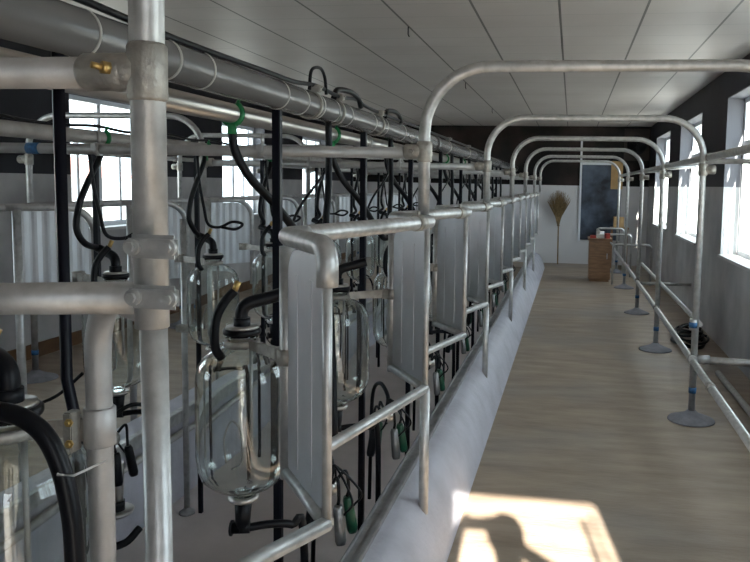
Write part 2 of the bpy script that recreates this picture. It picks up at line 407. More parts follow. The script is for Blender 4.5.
# twin plate clamp holding the entrance rail to the near post
t = thing('plate_clamp', 'double cast plate clamp bolted around the near galvanised post', 'clamp', (P0.x, P0.y, 1.45))
for z0 in (1.548, 1.472):
    bm = B(); obox(bm, (P0.x+.022, P0.y-.030, z0), (.080, .014, .036), bev=.006); obj('plate', bm, 'galv', t)
    for dx in (-.006, .052):
        bm = B(); tube(bm, [(P0.x+dx, P0.y-.036, z0), (P0.x+dx, P0.y-.044, z0)], .0125, 16)
        tube(bm, [(P0.x+dx, P0.y-.044, z0), (P0.x+dx, P0.y-.050, z0)], .008, 6); obj('bolt', bm, 'galv', t)
# entrance rail crossing to the left from the near post
bm = B(); tube(bm, [(P0.x-.023, P0.y+.02, 1.462), (-1.1, 1.06, 1.442), (-1.75, 1.07, 1.43)], .026, 24)
tag(obj('entrance_rail', bm, 'galv'), 'thick horizontal rail running left from the near post, above the black hose', 'rail')
# slim light pipe standing in the pit right of the near post
t = thing('pit_stand', 'slim steel upright on a small foot plate, just right of the near post', 'stand', (-2.39, 4.30, PITZ))
bm = B(); tube(bm, [(-2.39, 4.30, PITZ), (-2.39, 4.30, 1.40)], .019, 14); obj('upright', bm, 'galv', t)
bm = B(); lathe(bm, [(0,0),(.05,0),(.05,.012),(.024,.03),(.02,.04),(0,.04)], (-2.39, 4.30, PITZ), 18); obj('foot_plate', bm, 'galv_dull', t)
bm = B(); obox(bm, (-2.36, 4.25, .72), (.10, .05, .045), bev=.005); obj('clamp', bm, 'cast', t)

# cross pipes, pit-wide
def cross(y, z, x0, x1, label, r=.024):
    t = thing('cross_pipe', label, 'pipe', (x0, y, z), 'pipes crossing above the pit')
    bm = B(); tube(bm, [(x0, y, z), (x1, y, z)], r, 18); obj('tube', bm, 'galv_dull', t)
    if abs(y-3.05) < .01: bm = B(); tube(bm, [(-2.44, y, z), (-2.38, y, z)], r+.0015, 18); obj('tape', bm, 'blue', t, 'blue tape band')
    for x, lab in ((x0*.62+x1*.38, 1), (x0*.28+x1*.72, 2)):
        bm = B(); tube(bm, [(x-.012, y, z), (x+.012, y, z)], r+.006, 16); tube(bm, [(x, y, z+.02), (x, y, z+.075)], .008, 10)
        obox(bm, (x, y-.03, z+.01), (.03, .02, .03), bev=.003); obj('hanger', bm, 'galv', t)
cross(1.05, 1.808, -1.9, P0.x-.09, 'thick cross pipe in the top left corner, tee clamped to the near post')
for i, y in enumerate(AY):
    cross(y, 1.775, -2.72 if i else -2.95, -.69, ['cross pipe above the pit joined to the nearest full hoop', 'second cross pipe above the pit, joined to the second hoop', 'third cross pipe above the pit, joined to the third hoop',
        'fourth cross pipe above the pit, joined to the fourth hoop', 'fifth cross pipe above the pit', 'last cross pipe above the pit, by the far wall'][i])

# ------------------------------------------------------------ stall dividers (saw-tooth rump rails with splash sheets)
ZT, ZL = 1.488, .775
def divider(prev_in, apex, inn, label, group, first=False, zb=KR, nxt=None, zs=None, leg=True):
    """long rail prev_in -> apex, short rail apex -> inn, splash sheet in the short bay"""
    t = thing('stall_divider', label, 'stall divider', (apex[0], apex[1], zb), group)
    A, I, P = V((*apex, 0)), V((*inn, 0)), V((*prev_in, 0)); z = V((0,0,1)); r = .028; E = I+(V((*nxt, 0))-I).normalized()*.10; zs = zs or ZL+.02
    S = P+(A-P).normalized()*.10
    bm = B(); tube(bm, fillet(([A+z*(ZT-.10), A+z*ZT] if first else [S+z*ZT, A+z*ZT+(A-P).normalized()*.03])+[ I+z*ZT, E+z*ZT], .055, 8), r, 18); obj('top_rail', bm, 'galv', t)
    bm = B(); tube(bm, [P+z*ZL+(A-P)*.03, A+z*ZL], .02, 14); tube(bm, [A+z*ZL, I+z*ZL], .02, 14); obj('lower_rail', bm, 'galv', t)
    if leg: bm = B(); tube(bm, [A+z*(zb-.08), A+z*ZL], .021, 14); obj('leg', bm, 'galv', t)
    bm = B(); tube(bm, [A+z*ZL, A+z*(ZT-.005)], .013, 12); obj('upright', bm, 'galv', t)
    bm = B(); tube(bm, [I+z*(ZL-.02), I+z*(ZT-.03)], .021, 14); obj('upright', bm, 'galv', t)
    d = (I-A); L = d.length; d.normalize(); nrm = V((d.y, -d.x, 0))
    # sheet with rounded top corner on the inner side and a soft fold
    a0, a1 = .012, L-.018; R = .10; pts = [(a0, zs), (a1, zs), (a1, ZT-.03-R)]
    for k in range(1, 7):
        th = math.pi/2*k/6; pts.append((a1-R+R*math.cos(th), ZT-.03-R+R*math.sin(th)))
    pts.append((a0, ZT-.03))
    bm = B(); sheet_extrude(bm, [A+d*s+z*q for s, q in pts], nrm*.004)
    for fs in (.35, .7):
        p = A+d*(L*fs); sheet_extrude(bm, [p-d*.012+z*(zs+.03)+nrm*.002, p+d*.012+z*(zs+.03)+nrm*.002, p+d*.012+z*(ZT-.10)+nrm*.002, p-d*.012+z*(ZT-.10)+nrm*.002], nrm*.012)
    obj('splash_sheet', bm, 'sheet', t)
    if first: return t
    bm = B(); c = A+z*ZT+(A-P).normalized()*-.09; dd = (A-P).normalized(); tube(bm, [c-dd*.03, c+dd*.03], r+.006, 16)
    tube(bm, [c+V((0,-.0,.02)), c+V((0,0,.05))], .007, 8); obj('clamp', bm, 'cast', t)
    return t
RA = [1.05, 1.76, 3.05, 4.20, 5.35, 6.5, 7.65, 8.8, 9.95, 11.1, 12.25, 13.4]
XA, XI = -.595, -.825
def inn(y): return (XI, y+(.23 if y < 1.5 else .31 if y < 2 else .33))
for k in range(1, len(RA)):
    lab = {1: 'nearest stall divider of the right row, with large rounded rail end', 2: 'second stall divider of the right row, under the nearest full hoop', 3: 'third stall divider of the right row, blue tape on its rail end'}.get(k,
          '%s stall divider of the right row from the camera' % ORD[k-1] if k < len(RA)-1 else 'last stall divider of the right row, by the far wall')
    t = divider(inn(RA[k-1]), (XA, RA[k]), inn(RA[k]), lab, 'stall dividers in the right row', first=(k == 1), leg=(k % 2 == 0), nxt=(XA, RA[k+1] if k+1 < len(RA) else RA[k]+1.15))
    if k in (3,):
        A = V((XA, RA[k], ZT)); P = V((*inn(RA[k-1]), ZT)); d = (A-P).normalized()
        bm = B(); tube(bm, [A-d*.10, A-d*.055], .0300, 18); obj('tape', bm, 'blue', t, 'blue tape band')
# divider at the near post: bent pipe coming down inside
XC = XI-.072
t = thing('bent_upright', 'galvanised pipe bending down beside the near post, with a bolted collar', 'upright', (XI-.02, 1.30, 0))
bm = B(); tube(bm, fillet([(P0.x-.035, 1.105, 1.432), (XC, 1.29, 1.432), (XC, 1.29, -.45)], .13, 12), .024, 24); obj('tube', bm, 'galv_dull', t)
bm = B(); tube(bm, [(XC,1.29,1.128),(XC,1.29,1.131),(XC,1.29,1.202),(XC,1.29,1.205)], .03, 24, radii=[.027,.0298,.0298,.027]); obj('collar', bm, 'galv_dull', t)
bm = B(); obox(bm, (XC-.040, 1.262, 1.166), (.018,.03,.072), bev=.003); obox(bm, (XC-.028, 1.255, 1.165), (.006,.03,.078), bev=.002); obj('lug', bm, 'cast', t)
for z in (1.146, 1.187):
    bm = B(); bolt(bm, (XC-.028, 1.240, z), (.1,-1,0), .010, .0055); obj('bolt', bm, 'brass', t)

def left_divider(y, label):
    A, I, z = V((-2.80, y, 0)), V((-2.575, y+.30, 0)), V((0,0,1)); d = (I-A).normalized(); L = (I-A).length
    t = thing('stall_divider', label, 'stall divider', (A.x, y, 0), 'stall dividers in the left row')
    bm = B(); tube(bm, fillet([A-d*.05+z*ZT, I+z*ZT, I+z*.80], .15, 12), .019, 14); obj('bent_rail', bm, 'galv', t)
    bm = B(); tube(bm, [A, A+z*(ZT-.01)], .021, 14); obj('leg', bm, 'galv', t)
    R = .13; a1 = L-.02; pts = [(.02, .98), (a1, .98), (a1, ZT-.02-R)]+[(a1-R+R*math.cos(math.pi/2*k/7), ZT-.02-R+R*math.sin(math.pi/2*k/7)) for k in range(1, 8)]+[(.02, ZT-.02)]
    nrm = V((d.y, -d.x, 0)); bm = B(); n = 12
    # gently corrugated sheet
    def top(u):
        return ZT-.02 if u < a1-R else ZT-.02-R+math.sqrt(max(R*R-(u-(a1-R))**2, 0))
    N = 28; cols = []
    for i in range(N+1):
        u = .02+(a1-.02)*i/N; off = nrm*(.004*math.sin(i*1.35)); p = A+d*u+off
        cols.append([bm.verts.new(p+z*.98-nrm*.0015), bm.verts.new(p+z*top(u)-nrm*.0015), bm.verts.new(p+z*top(u)+nrm*.0015), bm.verts.new(p+z*.98+nrm*.0015)])
    for a, b in zip(cols, cols[1:]):
        for q in range(4): bm.faces.new((a[q], a[(q+1) % 4], b[(q+1) % 4], b[q]))
    bm.faces.new(cols[0]); bm.faces.new(cols[-1][::-1])
    for f in bm.faces: f.smooth = False
    obj('splash_sheet', bm, 'sheet', t)
LA = [3.40, 4.38, 5.42, 6.47, 7.55, 8.65, 9.75, 10.85, 11.95]
for k, y in enumerate(LA):
    left_divider(y, {0: 'leftmost splash sheet with rounded corner, beside the near black upright', 1: 'splash sheet of the left row half hidden behind the near post', 2: 'splash sheet of the left row right of the near post, joined to the hoop leg', len(LA)-1: 'last splash sheet of the left row'}.get(k, '%s splash sheet of the left row from the camera' % ORD[k]))

# ------------------------------------------------------------ pipelines above the pit
t = thing('vacuum_pipeline', 'fat grey plastic pipeline running the length of the room above the jars', 'pipeline', (-1.08, 0, 1.965))
PX, PZ, PR = -1.085, 1.965, .054
bm = B(); tube(bm, [(PX, -.85, PZ), (PX, 2, PZ), (PX, 8, PZ), (PX, 14.4, PZ)], PR, 32); obj('pipe', bm, 'pvc', t)
for y in (1.52, 1.86, 2.05, 2.62, 2.83, 3.02, 3.22, 3.42, 3.85, 4.1, 4.55):
    bm = B(); tube(bm, [(PX, y-.004, PZ), (PX, y+.004+random.uniform(0,.004), PZ)], PR+.0016, 32); obj('cable_tie', bm, 'tie', t)
for y in (2.97, 3.28, 4.0, 5.2, 6.3, 7.5):
    bm = B(); tube(bm, [(PX, y-.011, PZ), (PX, y+.011, PZ)], PR+.006, 28)
    obox(bm, (PX+.03, y, PZ+.065), (.045, .03, .03), bev=.004); tube(bm, [(PX+.0, y, PZ+.07), (PX+.06, y, PZ+.07)], .005, 8)
    obj('hose_clamp', bm, 'cast', t)
for y in (5.75, 8.2, 10.8):
    bm = B(); tube(bm, [(PX, y-.06, PZ), (PX, y+.06, PZ)], PR+.008, 28); obj('coupling', bm, 'pvc', t)
bm = B()
tube(bm, smooth([(PX+.03, .6, PZ+.075), (PX+.03, 1.45, PZ+.065), (PX+.02, 1.9, PZ+.058), (PX+.025, 2.5, PZ+.060), (PX+.02, 2.75, PZ+.063), (PX+.02, 3.0, PZ+.08), (PX+.03, 3.3, PZ+.068), (PX+.02, 3.6, PZ+.09),(PX+.02, 4.0, PZ+.068),(PX+.03, 6.0, PZ+.065),(PX+.03, 9.0, PZ+.065)]), .009, 10)
tag(obj('power_cable', bm, 'rubber'), 'black cable lying along the top of the fat grey pipeline', 'cable')
for (y, h, w) in ((3.02, .10, .10), (3.45, .055, .22), (4.35, .05, .2)):
    bm = B(); tube(bm, smooth([(PX+.02, y-w, PZ+.055), (PX+.02, y-w*.75, PZ+.055+h*.8), (PX+.03, y, PZ+.055+h), (PX+.03, y+w*.6, PZ+.055+h*.7), (PX+.03, y+w*.8, PZ+.056)]), .007 if h > .08 else .013, 10)
    tag(obj('wire_loop', bm, 'rubber'), {3.02: 'thin black wire arching above the fat grey pipeline', 3.45: 'thick black wire hump on the grey pipeline before the nearest full hoop', 4.35: 'black wire hump on the grey pipeline beyond the nearest full hoop'}[y], 'wire')
t = thing('milk_pipeline', 'polished steel milk pipeline just below the fat grey pipeline', 'pipeline', (-1.24, 0, 1.895))
MX, MZ, MR = -1.245, 1.893, .036
bm = B(); tube(bm, [(MX, -.85, MZ), (MX, 5, MZ), (MX, 14.4, MZ)], MR, 28); obj('pipe', bm, 'steel', t)
for y in (4.4, 7.4, 10.4):
    bm = B(); tube(bm, [(MX, y-.02, MZ), (MX, y+.02, MZ)], MR+.007, 24); obj('union', bm, 'galv', t)
t = thing('milk_pipeline', 'second steel milk pipeline resting on the cross pipes at the left', 'pipeline', (-2.18, 0, 1.84))
MXL, MZL, MRL = -2.19, 1.833, .032
bm = B(); tube(bm, [(MXL, -.85, MZL), (MXL, 5, MZL), (MXL, 14.4, MZL)], MRL, 24); obj('pipe', bm, 'galv_dull', t)
for y in (3.7, 6.8, 9.9):
    bm = B(); tube(bm, [(MXL, y-.02, MZL), (MXL, y+.02, MZL)], MRL+.006, 24); obj('union', bm, 'galv', t)
bm = B(); pts = []
y = 1.2
while y < 9:
    pts.append((MXL+random.uniform(-.01,.015), y, MZL+MRL+.009+random.choice((0, 0, .012)))); y += .22
tube(bm, smooth(pts, 3), .007, 8); tag(obj('power_cable', bm, 'rubber'), 'thin black cable wound along the top of the left milk pipeline', 'cable')

# black uprights under the pipeline
for k in range(9):
    y = 1.50+1.17*k if k else 1.47
    bm = B(); x = -1.10
    if k == 0:
        tube(bm, [(x, y, 1.92), (x, y, 1.2), (x+.055, y-.03, 1.05), (x+.075, y-.06, .4), (x+.075, y-.06, -.5)], .0155, 4)
    else:
        box(bm, (x-.0155, y-.0155, PITZ), (x+.0155, y+.0155, 1.915), .003)
    tag(obj('black_upright', bm, 'blackpost'), 'black square upright at the far left, nearest below the grey pipeline' if k == 0 else '%s black square upright below the grey pipeline from the camera' % ORD[k], 'upright', 'black uprights below the grey pipeline')

# ------------------------------------------------------------ recorder jars
def jar_profile():
    o = [(.030,.0),(.032,.020),(.068,.030),(.104,.048),(.130,.075),(.143,.110),(.147,.15),(.147,.39),(.145,.42),(.136,.450),(.116,.476),(.088,.495),(.060,.506),(.046,.514),(.043,.53),(.052,.536),(.052,.545)]
    w = .0045; i = []
    for j, (r, z) in enumerate(o):
        a = o[max(j-1,0)]; b = o[min(j+1,len(o)-1)]; d = V((b[0]-a[0], b[1]-a[1])).normalized(); i.append((max(r-w*d.y if j not in (0, len(o)-1) else r-w, .01), z+w*d.x*(1 if j not in (0, len(o)-1) else 0)))
    return o + i[::-1]
JP = jar_profile()
def jar(x, y, z0, label, group, side, n=40, arm_to=None, near=False):
    t = thing('recorder_jar', label, 'glass jar', (x, y, z0), group); c = (x, y, z0)
    bm = B(); lathe(bm, JP, c, n, close=True); obj('glass_vessel', bm, 'glass', t)
    bm = B(); lathe(bm, [(.0,.546),(.058,.546),(.060,.550),(.060,.560),(.057,.564),(0,.564)], c, 28); obj('lid_gasket', bm, 'rubber', t)
    bm = B(); lathe(bm, [(.0,.5645),(.052,.5645),(.050,.573),(0,.573)], c, 28); obj('lid', bm, 'steel', t)
    # rubber elbow on the lid
    bm = B(); s = side; tube(bm, smooth([(x, y, z0+.57), (x, y, z0+.62), (x+.02*s, y+.01, z0+.645), (x+.07*s, y+.03, z0+.66), (x+.12*s, y+.05, z0+.675)]), .021, 14)
    tube(bm, [(x, y, z0+.572), (x, y, z0+.60)], .027, 14); obj('lid_elbow', bm, 'rubber', t)
    # bent filling hose into the shoulder
    bm = B(); tube(bm, smooth([(x-.035, y-.07, z0+.478), (x-.05, y-.085, z0+.52), (x-.052, y-.075, z0+.60), (x-.035, y-.05, z0+.655), (x-.01, y-.03, z0+.69)]), .0145, 12); obj('filling_hose', bm, 'rubber', t)
    bm = B(); tube(bm, [(x-.01, y-.03, z0+.69), (x+.0, y-.022, z0+.72)], .010, 10); obj('nipple', bm, 'brass', t)
    # outlet
    bm = B(); lathe(bm, [(0,-.010),(.043,-.010),(.049,-.004),(.049,.004),(.043,.008),(.034,.008),(.034,.0),(0,.0)], c, 28); obj('outlet_flange', bm, 'steel', t)
    bm = B(); tube(bm, [(x, y, z0-.012), (x-.002, y, z0-.07), (x-.004, y, z0-.115)], .026, 16, radii=[.028,.025,.021]); tube(bm, [(x-.035, y-.01, z0-.105), (x+.02, y+.005, z0-.105)], .019, 12)
    tube(bm, [(x-.040, y-.011, z0-.105), (x-.034, y-.010, z0-.105)], .026, 12)
    tube(bm, smooth([(x+.01, y, z0-.105), (x+.08, y+.03, z0-.10), (x+.14, y+.07, z0-.115), (x+.17, y+.10, z0-.16), (x+.172, y+.11, PITZ+.25)]), .0135, 12); obj('outlet_elbow', bm, 'rubber', t)
    # inner dip tube with a float loop
    bm = B(); tube(bm, [(x+.03, y, z0+.53), (x+.03, y, z0+.16)], .006, 8); tube(bm, smooth([(x-.05,y-.02,z0+.12),(x-.055,y-.02,z0+.2),(x-.03,y-.02,z0+.26),(x+.0,y-.02,z0+.23),(x+.005,y-.02,z0+.13),(x-.03,y-.02,z0+.10)]), .0035, 8); obj('dip_tube', bm, 'galv_dull', t)
    if arm_to:
        a = V((x, y, z0+.52)); b = V((arm_to[0], arm_to[1], z0+.52)); d = (b-a).normalized()
        bm = B(); lathe(bm, [(.046,.505),(.056,.505),(.056,.527),(.046,.527)], c, 28, close=True)
        q = V((-d.y, d.x, 0))
        sheet_extrude(bm, [a+d*.052-V((0,0,.016)), b-d*.02-V((0,0,.020)), b-d*.02+V((0,0,.020)), a+d*.052+V((0,0,.014))], q*.012)
        tube(bm, [b-V((0,0,.024)), b+V((0,0,.024))], .029, 16); obox(bm, b-d*.032+V((0,0,0)), (.03,.03,.046), bev=.003); obj('bracket', bm, 'cast', t)
    return t
JZ = .608; JZL = .64
JR = [(-1.06,1.25), (-1.04,2.23), (-1.05,3.25), (-1.05,4.42), (-1.05,5.55), (-1.05,6.7), (-1.05,7.85), (-1.05,9.0), (-1.05,10.15), (-1.05,11.3)]
for k, (x, y) in enumerate(JR):
    lab = {0: 'large glass jar cut off by the bottom left corner', 1: 'whole clear glass jar in the foreground, between the near post and first divider', 2: 'glass jar behind the nearest stall divider of the right row', len(JR)-1: 'last glass jar of the right row'}.get(k, '%s glass jar of the right row from the camera' % ORD[k])
    if k == 0: arm = (XC-.0, 1.29)
    else: arm = inn(RA[k]) if abs(inn(RA[k])[1]-y) < .6 else None
    jar(x, y, JZ+(.035 if k == 0 else 0), lab, 'glass jars of the right row', -1 if k == 0 else 1, 48 if k < 3 else 28, arm)
JL = [(-2.09,2.15), (-2.09,3.15), (-2.09,4.1), (-2.09,5.0), (-2.09,6.1), (-2.09,7.2), (-2.09,8.3), (-2.09,9.4)]
for k, (x, y) in enumerate(JL):
    if k == 0: continue
    lab = {1: 'glass jar of the left row seen between the bent pipe and the near post', 2: 'glass jar of the left row half hidden behind the near post', 3: 'glass jar of the left row seen just above the foreground jar', len(JL)-1: 'last glass jar of the left row'}.get(k, '%s glass jar of the left row in view' % ORD[k-1])
    jar(x, y, JZL, lab, 'glass jars of the left row', -1, 32, (-2.39, y+.15))
# hose of the near jar
bm = B(); tube(bm, smooth([(-1.25,1.13,1.19),(-1.10,1.12,1.238),(-.97,1.12,1.243),(-.905,1.12,1.225),(-.866,1.12,1.18),(-.842,1.12,1.10),(-.832,1.12,.98),(-.83,1.12,.6),(-.83,1.12,.0)]), .0165, 16)
tag(obj('milk_hose', bm, 'rubber'), 'thick black hose arching over the cut off jar at the bottom left', 'hose', 'black hoses around the pit')
bm = B(); tube(bm, [(-.865,1.13,1.145),(-.845,1.10,1.147),(-.815,1.10,1.148),(-.862,1.255,1.112)], .0022, 6)
tag(obj('cable_tie', bm, 'white_pl'), 'pale cable tie between the arching black hose and the bent pipe', 'cable tie')
# thin wire to the left kerb
bm = B(); tube(bm, smooth([(-2.3,2.6,.55),(-2.35,2.8,.62),(-2.3,3.0,.65),(-2.2,3.05,.75)]), .008, 8)
tag(obj('air_hose', bm, 'rubber'), 'thin twisted black cable crossing above the left aisle floor', 'hose', 'black hoses around the pit')

# ------------------------------------------------------------ hoses with green clips
def clip(bm, c, r, axis='y'):
    c = V(c); n = 14; pts = []
    for k in range(n+1):
        a = math.radians(-200+260*k/n); pts.append(c+V((math.cos(a)*(r+.004), 0, math.sin(a)*(r+.004))))
    tube(bm, pts, .011, 8)
    for p in (c+V((.0,0,-r-.018)),): tube(bm, [p-V((0,0,.022)), p+V((0,0,.012))], .017, 12)
    for k in (0, n): tube(bm, [pts[k], pts[k]+V((.012*(1 if k else -1), -.004, .018))], .006, 8)
for k in range(8):
    y = 2.60+1.15*k; tgt = JR[k+2] if k+2 < len(JR) else (-1.05, y+.6)
    t = thing('milk_hose', 'thick black hose sweeping down from the %s green clip on the right milk pipeline' % ORD[k], 'hose', (MX, y, MZ), 'hoses hanging from the right milk pipeline')
    bm = B(); tube(bm, smooth([(MX, y, MZ-MR-.02), (MX+.005, y+.01, 1.76), (MX+.04, y+.06, 1.66), (MX+.10, y+.17, 1.55), (MX+.14, y+.30, 1.43), (tgt[0]-.04, tgt[1]-.20, 1.33), (tgt[0]-.02, tgt[1]-.12, 1.325)]), .0165, 14); obj('hose', bm, 'rubber', t)
    bm = B(); clip(bm, (MX, y, MZ), MR); obj('green_clip', bm, 'green', t, 'green clip')
    bm = B(); yy = 3.22+1.15*k
    tube(bm, smooth([(PX, yy, PZ-PR+.002), (PX+.005, yy-.01, 1.78), (PX+.02, yy-.06, 1.60), (PX+.03, yy-.12, 1.42), (PX+.10, yy-.25, 1.0), (PX+.17, yy-.42, .62)]), .0155, 12)
    tag(obj('pulse_hose', bm, 'rubber'), '%s straight black hose dropping from the fat grey pipeline' % ORD[k], 'hose', 'hoses dropping from the grey pipeline')
    bm = B(); tube(bm, smooth([(PX-.05, yy+.12, 1.80), (PX-.03, yy+.05, 1.70), (PX-.08, yy-.12, 1.55), (PX-.09, yy-.22, 1.44), (PX-.04, yy-.28, 1.37), (PX+.02, yy-.24, 1.36), (PX+.03, yy-.16, 1.40), (PX-.01, yy-.12, 1.42), (PX-.04, yy-.18, 1.38)]), .0065, 8)
    tag(obj('air_hose', bm, 'rubber'), '%s thin looping black air hose below the grey pipeline' % ORD[k], 'hose', 'thin loops below the grey pipeline')
for k in range(8):
    y = [2.3, 3.22, 4.21, 5.2, 6.4, 7.5, 8.6, 9.7][k]; j = JL[k]
    if k == 0: continue
    t = thing('milk_hose', 'black hose curving down from the %s green clip on the left milk pipeline' % ORD[k-1], 'hose', (MXL, y, MZL), 'hoses hanging from the left milk pipeline')
    bm = B(); tube(bm, smooth([(MXL, y, MZL-MRL-.01), (MXL, y-.03, 1.73), (MXL, y-.11, 1.63), (MXL, y-.18, 1.52), (MXL, y-.20, 1.42), (MXL+.01, y-.16, 1.35), (j[0]-.12, j[1]+.05, 1.315)]), .0145, 12); obj('hose', bm, 'rubber', t)
    bm = B(); clip(bm, (MXL, y, MZL), MRL); obj('green_clip', bm, 'green', t, 'green clip')
    bm = B(); tube(bm, smooth([(MXL, y-.10, 1.79), (MXL+.01, y-.09, 1.62), (MXL+.02, y-.06, 1.48), (MXL+.03, y-.03, 1.38), (MXL+.07, y+.04, 1.36), (MXL+.12, y+.10, 1.39), (MXL+.17, y+.14, 1.375), (MXL+.14, y+.1, 1.345), (MXL+.08, y+.04, 1.36)]), .009, 8)
    tag(obj('air_hose', bm, 'rubber'), '%s thin looping black hose above the left row of jars' % ORD[k-1], 'hose', 'thin loops above the left jars')
    bm = B(); box(bm, (-2.32, y+.10, PITZ), (-2.295, y+.125, 1.80), .002)
    tag(obj('black_upright', bm, 'blackpost'), '%s slim black upright of the left row' % ORD[k-1], 'upright', 'slim black uprights of the left row')

# ------------------------------------------------------------ milking clusters
def cluster(x, y, z, label, group, m='rubber', s=1):
    t = thing('milking_cluster', label, 'milking cluster', (x, y, z), group)
    bm = B(); lathe(bm, [(0,0),(.03,0),(.038,.01),(.040,.035),(.030,.052),(.012,.060),(0,.060)], (x, y, z), 20); obj('claw_bowl', bm, 'steel', t)
    for i, (dx, dy) in enumerate(((.06,.03), (.05,-.05), (-.05,.05), (-.05,-.04))):
        top = V((x+dx*s, y+dy, z-.02)); low = top+V((dx*.35*s, dy*.35, -.145))
        bm = B(); tube(bm, [top, top+(low-top)*.1, low-(low-top)*.1, low], .02, 14, radii=[.014,.019,.021,.017]); cup = obj('teat_cup', bm, 'dkgreen' if (i % 2 == 0 and m == 'green') else 'rubber', t)
        if i == 1: cup.data.materials[0] = M['dksteel']
        bm = B(); tube(bm, smooth([(x+dx*.35*s, y+dy*.35, z+.045), (x+dx*.9*s, y+dy*.9, z+.08), top+V((dx*.1, dy*.1, .03)), top]), .0065, 8); obj('liner_tube', bm, 'rubber', t)
        bm = B(); tube(bm, smooth([top+(low-top)*.25+V((.02*s,0,0)), top+V((.055*s,0,.02)), (x+.02*s, y, z+.11), (x, y, z+.055)]), .0045, 8); obj('pulse_tube', bm, 'rubber', t)
    bm = B(); tube(bm, smooth([(x, y, z+.055), (x+.0, y+.02, z+.12), (x-.06*s, y+.10, z+.16), (x-.12*s, y+.18, z+.08), (x-.14*s, y+.22, z-.2), (x-.14*s, y+.2, z-.5)]), .010, 10); obj('long_hose', bm, 'rubber', t)
for k in range(9):
    y = [1.9, 2.62, 3.50, 4.62, 5.8, 6.95, 8.1, 9.25, 10.4][k]
    if k == 0: continue
    cluster(-.875, y, .47, 'milking cluster with green teat cups below the first divider' if k == 1 else '%s milking cluster hanging along the right kerb' % ORD[k-1], 'milking clusters along the right kerb', 'green')
cluster(-2.02, 2.98, .45, 'milking cluster hanging between the bent pipe and the near post', 'milking clusters of the left row', s=-1)
for k, y in enumerate((5.4, 6.6, 7.8)): cluster(-2.30, y, .45, '%s milking cluster hanging along the left kerb' % ORD[k], 'milking clusters of the left row', s=-1)
t = thing('cup_holder', 'round steel holder with a standing steel tube below the left cluster', 'cup holder', (-2.03, 3.0, .12))
bm = B(); lathe(bm, [(0,0),(.085,0),(.09,.012),(.085,.016),(0,.016)], (-2.03,3.0,.12), 28); obj('tray', bm, 'steel', t)
bm = B(); tube(bm, [(-2.01,3.0,.136),(-2.0,3.0,.36)], .026, 16); obj('steel_tube', bm, 'steel', t)
bm = B(); tube(bm, [(-2.01,3.0,.137),(-2.01,3.0,.18)], .034, 16); obj('collar', bm, 'rubber', t)
bm = B(); tube(bm, smooth([(-2.10,2.95,.02),(-2.03,2.9,.0),(-1.93,2.93,.02),(-1.9,3.0,.06)]), .017, 12)
tube(bm, [(-2.10,2.95,.02),(-2.10,2.97,.12)], .012, 8); obj('hose_stub', bm, 'rubber', t)
# wash line along the left pit wall
bm = B(); tube(bm, [(-2.46,.6,.0),(-2.46,7,.0),(-2.46,14.4,.0)], .02, 14); tag(obj('wash_line', bm, 'galv_dull'), 'long low wash pipe along the left pit wall', 'pipe')
bm = B(); tube(bm, [(-.86,.6,.02),(-.86,7,.02),(-.86,14.4,.02)], .022, 14); tag(obj('wash_line', bm, 'galv_dull'), 'long low wash pipe along the right pit wall below the kerb bar', 'pipe')

# ------------------------------------------------------------ rails of the right aisle
def rail(pts, r, label, name='side_rail', m='galv', clamps=()):
    t = thing(name, label, 'rail', pts[0]); bm = B(); tube(bm, pts, r, 18); obj('tube', bm, m, t)
    for c in clamps:
        bm = B(); tube(bm, [V(c)-V((0,.035,0)), V(c)+V((0,.035,0))], r+.006, 18); obj('clamp', bm, 'cast', t)
    return t
X2 = .93
rail([(X2,.6,1.865),(X2,6,1.865),(X2,14.5,1.865)], .024, 'high rail running along the hoops on the window side', m='galv', clamps=[(X2,y,1.865) for y in AY])
rail([(.882,2.2,.44),(.882,7,.43),(.882,15.2,.40)], .024, 'low thick rail slanting across the bottom right of the aisle', clamps=[(.882,y,.435) for y in (4.62,5.35,7.65,9.87)])
rail([(.93,5.37,.69),(.93,9.8,.66)], .018, 'short middle rail starting at the blue taped joint')
t = thing('cross_rail', 'horizontal rail from the low rail towards the right window wall', 'rail', (.9,5.35,.44))
bm = B(); tube(bm, [(.906,5.35,.445),(1.565,5.35,.425)], .026, 18); obj('tube', bm, 'galv', t)
bm = B(); tube(bm, [(.915,5.35,.445),(1.0,5.35,.443)], .032, 18); tube(bm, [(.88,5.30,.445),(.88,5.40,.445)], .032, 18); obj('elbow_clamp', bm, 'galv', t)
bm = B(); tube(bm, [(.906,9.87,.40),(1.565,9.87,.40)], .02, 14); tag(obj('cross_rail', bm, 'galv'), 'far horizontal rail from the fourth hoop to the right window wall', 'rail')
t = thing('tee_joint', 'blue taped joint on the second hoop leg', 'joint', (.88,5.35,.69))
bm = B(); tube(bm, [(.88,5.35,.655),(.88,5.35,.73)], .030, 18); obj('sleeve', bm, 'galv', t)
bm = B(); tube(bm, [(.88,5.35,.67),(.88,5.35,.71)], .0315, 18); obj('tape', bm, 'blue', t, 'blue tape band')
bm = B(); tube(bm, smooth([(.90,5.35,1.835),(1.1,5.2,1.835),(1.35,4.9,1.82),(1.57,4.5,1.80)]), .018, 14); tag(obj('wall_brace', bm, 'galv'), 'pale curved brace from the second hoop to the right wall', 'brace')
for y in (7.65, 9.87, 12.3):
    bm = B(); tube(bm, [(.955,y,1.875),(1.575,y+.1,1.93)], .02, 12)
    tag(obj('wall_brace', bm, 'galv'), {7.65:'brace from the third hoop to the right wall',9.87:'brace from the fourth hoop to the right wall',12.3:'brace from the fifth hoop to the right wall'}[y], 'brace')
